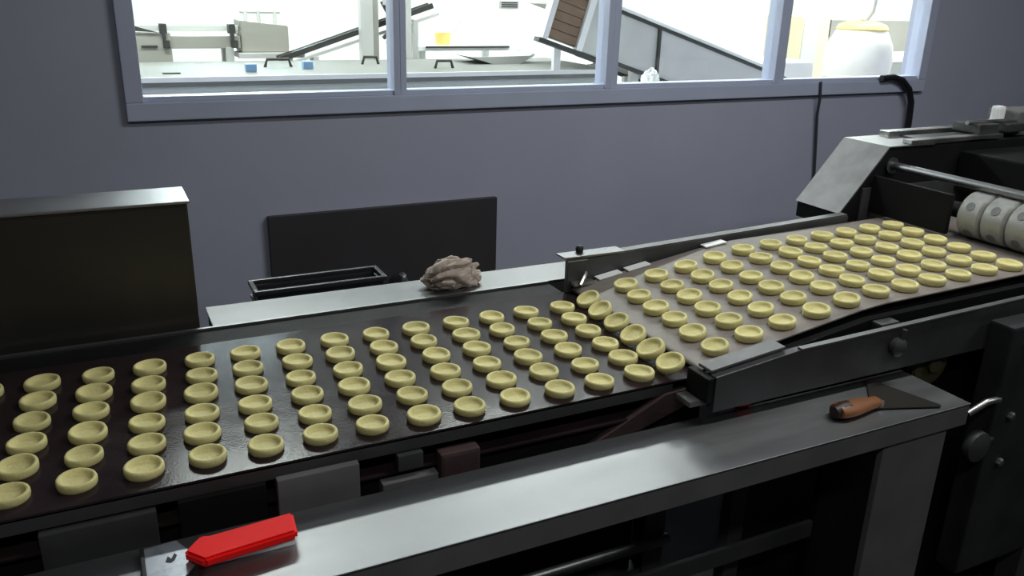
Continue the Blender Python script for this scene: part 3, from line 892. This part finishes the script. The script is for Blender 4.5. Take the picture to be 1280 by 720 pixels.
wt = thing('white_work_table', 'white work table behind the tunnel conveyor with a dark edged top', 'table', (2.1, 5.2, 0))
B('top', 'white_plastic', wt, 1.80, 2.55, 5.0, 5.6, 1.235, 1.262)
B('edge_strip', 'dark_rail', wt, 1.86, 2.42, 4.992, 5.0, 1.252, 1.264, bev=0.001)
for x in (1.83, 2.48):
    for y in (5.03, 5.52):
        B('leg', 'white_plastic', wt, x, x+0.04, y, y+0.04, 0, 1.235)
ob = thing('orange_tub', 'small orange tub with a thin spoon on the white work table', 'tub', (2.03, 5.15, 1.262))
bm = bmesh.new()
lathe(bm, [(0, 0), (0.045, 0), (0.052, 0.07), (0.046, 0.07), (0.040, 0.012), (0, 0.012)], 20, Matrix.Translation((2.03, 5.15, 1.2625)))
finish('bowl', bm, 'orange_paper', ob, smooth=True)
T('spoon', 'grey_panel', ob, [(2.04, 5.15, 1.276), (2.17, 5.15, 1.42)], 0.005, 8)

# incline conveyor right of the middle mullion
ic = thing('incline_conveyor', 'grey sided conveyor sloping down to the right through the third and fourth panes', 'conveyor', (3.0, 4.2, 0))
slope = (1.125-1.516)/(3.83-2.562)
def izt(x): return 1.516+slope*(x-2.562)
for y0_, y1_ in ((4.0, 4.012), (4.50, 4.512)):
    xs = [2.30, 2.855, 3.90]
    for a, b in ((2.30 if y0_ < 4.2 else 2.62, 2.848), (2.854, 3.90)):
        P('side_panel', 'grey_panel', ic, [(a, izt(a)-0.26), (b, izt(b)-0.26), (b, izt(b)), (a, izt(a))], 'y', y0_, y1_)
    bar('top_rail', 'dark_rail', ic, (2.34 if y0_ < 4.2 else 2.62, y0_+0.004, izt(2.34 if y0_ < 4.2 else 2.62)), (3.95, y0_+0.004, izt(3.95)), 0.03, 0.018)
    bar('cap_rail', 'pale_steel', ic, (2.34 if y0_ < 4.2 else 2.62, y0_+0.004, izt(2.34 if y0_ < 4.2 else 2.62)+0.018), (3.95, y0_+0.004, izt(3.95)+0.018), 0.04, 0.016)
    bar('bottom_rail', 'dark_rail', ic, (2.45 if y0_ < 4.2 else 2.75, y0_+0.004, izt(2.45 if y0_ < 4.2 else 2.75)-0.272), (3.95, y0_+0.004, izt(3.95)-0.272), 0.03, 0.022)
B('post', 'dark_rail', ic, 2.842, 2.860, 3.985, 4.0, 1.17, 1.42)
bar('belt', 'grey_box', ic, (2.30, 4.256, izt(2.30)-0.06), (3.92, 4.256, izt(3.92)-0.06), 0.48, 0.012)
for x in (2.70, 2.95, 3.75):
    for y in (4.016, 4.46):
        B('leg', 'grey_panel', ic, x, x+0.05, y, y+0.034, 0, izt(x)-0.28)
hp_ = thing('slatted_hopper', 'tilted hopper with brown slats between white side boards above the incline conveyor', 'hopper', (2.3, 4.2, 1.3))
ang = 0.0
HM = Matrix.Translation((2.105, 3.955, 1.385)) @ Matrix.Rotation(math.atan(-slope)*1.0, 4, 'Y')
def hb(nm, mt, *bn_, bev=0.003):
    bm = bmesh.new()
    box(bm, *bn_, bev, HM)
    return finish(nm, bm, mt, hp_)
for k in range(6):
    hb('slat', 'brown_slat', 0.022, 0.192, -0.012+0.0008*k, 0.004, 0.004+k*0.047, 0.048+k*0.047)
hb('side_board', 'white_plastic', -0.016, 0.016, -0.03, 0.03, -0.012, 0.36)
hb('side_board', 'white_plastic', 0.194, 0.230, -0.03, 0.03, -0.012, 0.36)
hb('bottom_edge', 'dark_rail', -0.030, 0.36, -0.03, 0.03, -0.034, -0.0125)
hb('back_board', 'grey_panel', 0.02, 0.193, 0.012, 0.02, 0.0, 0.35)
hb('funnel_side', 'grey_panel', 0.233, 0.36, -0.01, 0.03, -0.01, 0.33)
B('support_leg', 'white_plastic', hp_, 2.20, 2.24, 4.002, 4.03, 1.2075, 1.33)

tl = thing('steel_trolley', 'low steel trolley just beyond the window holding a white bag', 'trolley', (2.62, 3.55, 0))
B('top', 'pale_steel', tl, 2.28, 2.78, 3.40, 3.75, 1.135, 1.15)
for x in (2.30, 2.73):
    for y in (3.42, 3.70):
        B('leg', 'pale_steel', tl, x, x+0.03, y, y+0.03, 0, 1.135)
bg = lump('white_plastic_bag', 'white_plastic', (2.50, 3.55, 1.1505), (0.045, 0.04, 0.06), 5.5, sub=4, amp=0.45)
tag(bg, 'small crumpled white plastic bag on the steel trolley', 'bag')

# right pane: drum, chest, locker, counter
dr = thing('round_mixing_drum', 'big round white drum with a yellow cover and feed pipe behind the right pane', 'drum', (4.66, 4.2, 0))
bm = bmesh.new()
lathe(bm, [(0, 0.90), (0.11, 0.90), (0.165, 0.97), (0.208, 1.08), (0.220, 1.20), (0.208, 1.31), (0.165, 1.40), (0.11, 1.445), (0, 1.45)], 36, Matrix.Translation((4.66, 4.25, 0)))
finish('shell', bm, 'sack_white', dr, smooth=True)
bm = bmesh.new()
lathe(bm, [(0.150, 1.40), (0.166, 1.415), (0.150, 1.44), (0.09, 1.462), (0, 1.466)], 28, Matrix.Translation((4.66, 4.25, 0)))
finish('cover', bm, 'yellow_cover', dr, smooth=True)
bm = bmesh.new()
lathe(bm, [(0.212, 1.10), (0.222, 1.105), (0.222, 1.120), (0.214, 1.125)], 36, Matrix.Translation((4.66, 4.25, 0)))
finish('band', bm, 'pale_steel', dr, smooth=True)
T('feed_pipe', 'grey_panel', dr, [(4.66, 4.25, 1.46), (4.72, 4.25, 1.52), (4.745, 4.25, 1.70), (4.745, 4.25, 2.9)], 0.022, 10)
B('stand', 'grey_panel', dr, 4.50, 4.82, 4.09, 4.41, 0, 0.90)
B('white_chest', 'white_plastic', None, 4.00, 4.375, 4.35, 4.80, 0, 1.20, bev=0.012)
tag(bpy.data.objects['white_chest'], 'plain white chest beside the round drum', 'chest')
lk = thing('tall_locker', 'pale yellow tall locker with a dark handle behind the white chest', 'locker', (5.0, 5.3, 0))
B('body', 'locker_yellow', lk, 4.96, 5.24, 5.10, 5.50, 0, 1.46, bev=0.006)
B('door', 'cream_paint', lk, 4.97, 5.12, 5.09, 5.099, 0.05, 1.44)
B('handle', 'dark_rail', lk, 5.245, 5.275, 5.12, 5.16, 1.31, 1.44, bev=0.006)
ct = thing('pale_counter', 'pale grey counter with a white top behind the round drum', 'counter', (5.9, 5.2, 0))
B('body', 'cream_paint', ct, 5.5, 6.7, 5.05, 5.6, 0, 1.12)
B('top', 'white_plastic', ct, 5.45, 6.75, 5.0, 5.65, 1.121, 1.16)
B('back_panel', 'grey_box', ct, 5.5, 6.7, 5.55, 5.6, 1.161, 1.42)
vt = thing('wall_vent', 'small dark slotted vent on the white far wall', 'vent', (3.1, NY1, 1.5))
B('frame', 'grey_panel', vt, 3.10, 3.27, NY1-0.012, NY1-0.001, 1.448, 1.505)
for k in range(3):
    B('slat', 'dark_rail', vt, 3.112, 3.258, NY1-0.018, NY1-0.0125, 1.456+k*0.016, 1.466+k*0.016, bev=0.001)
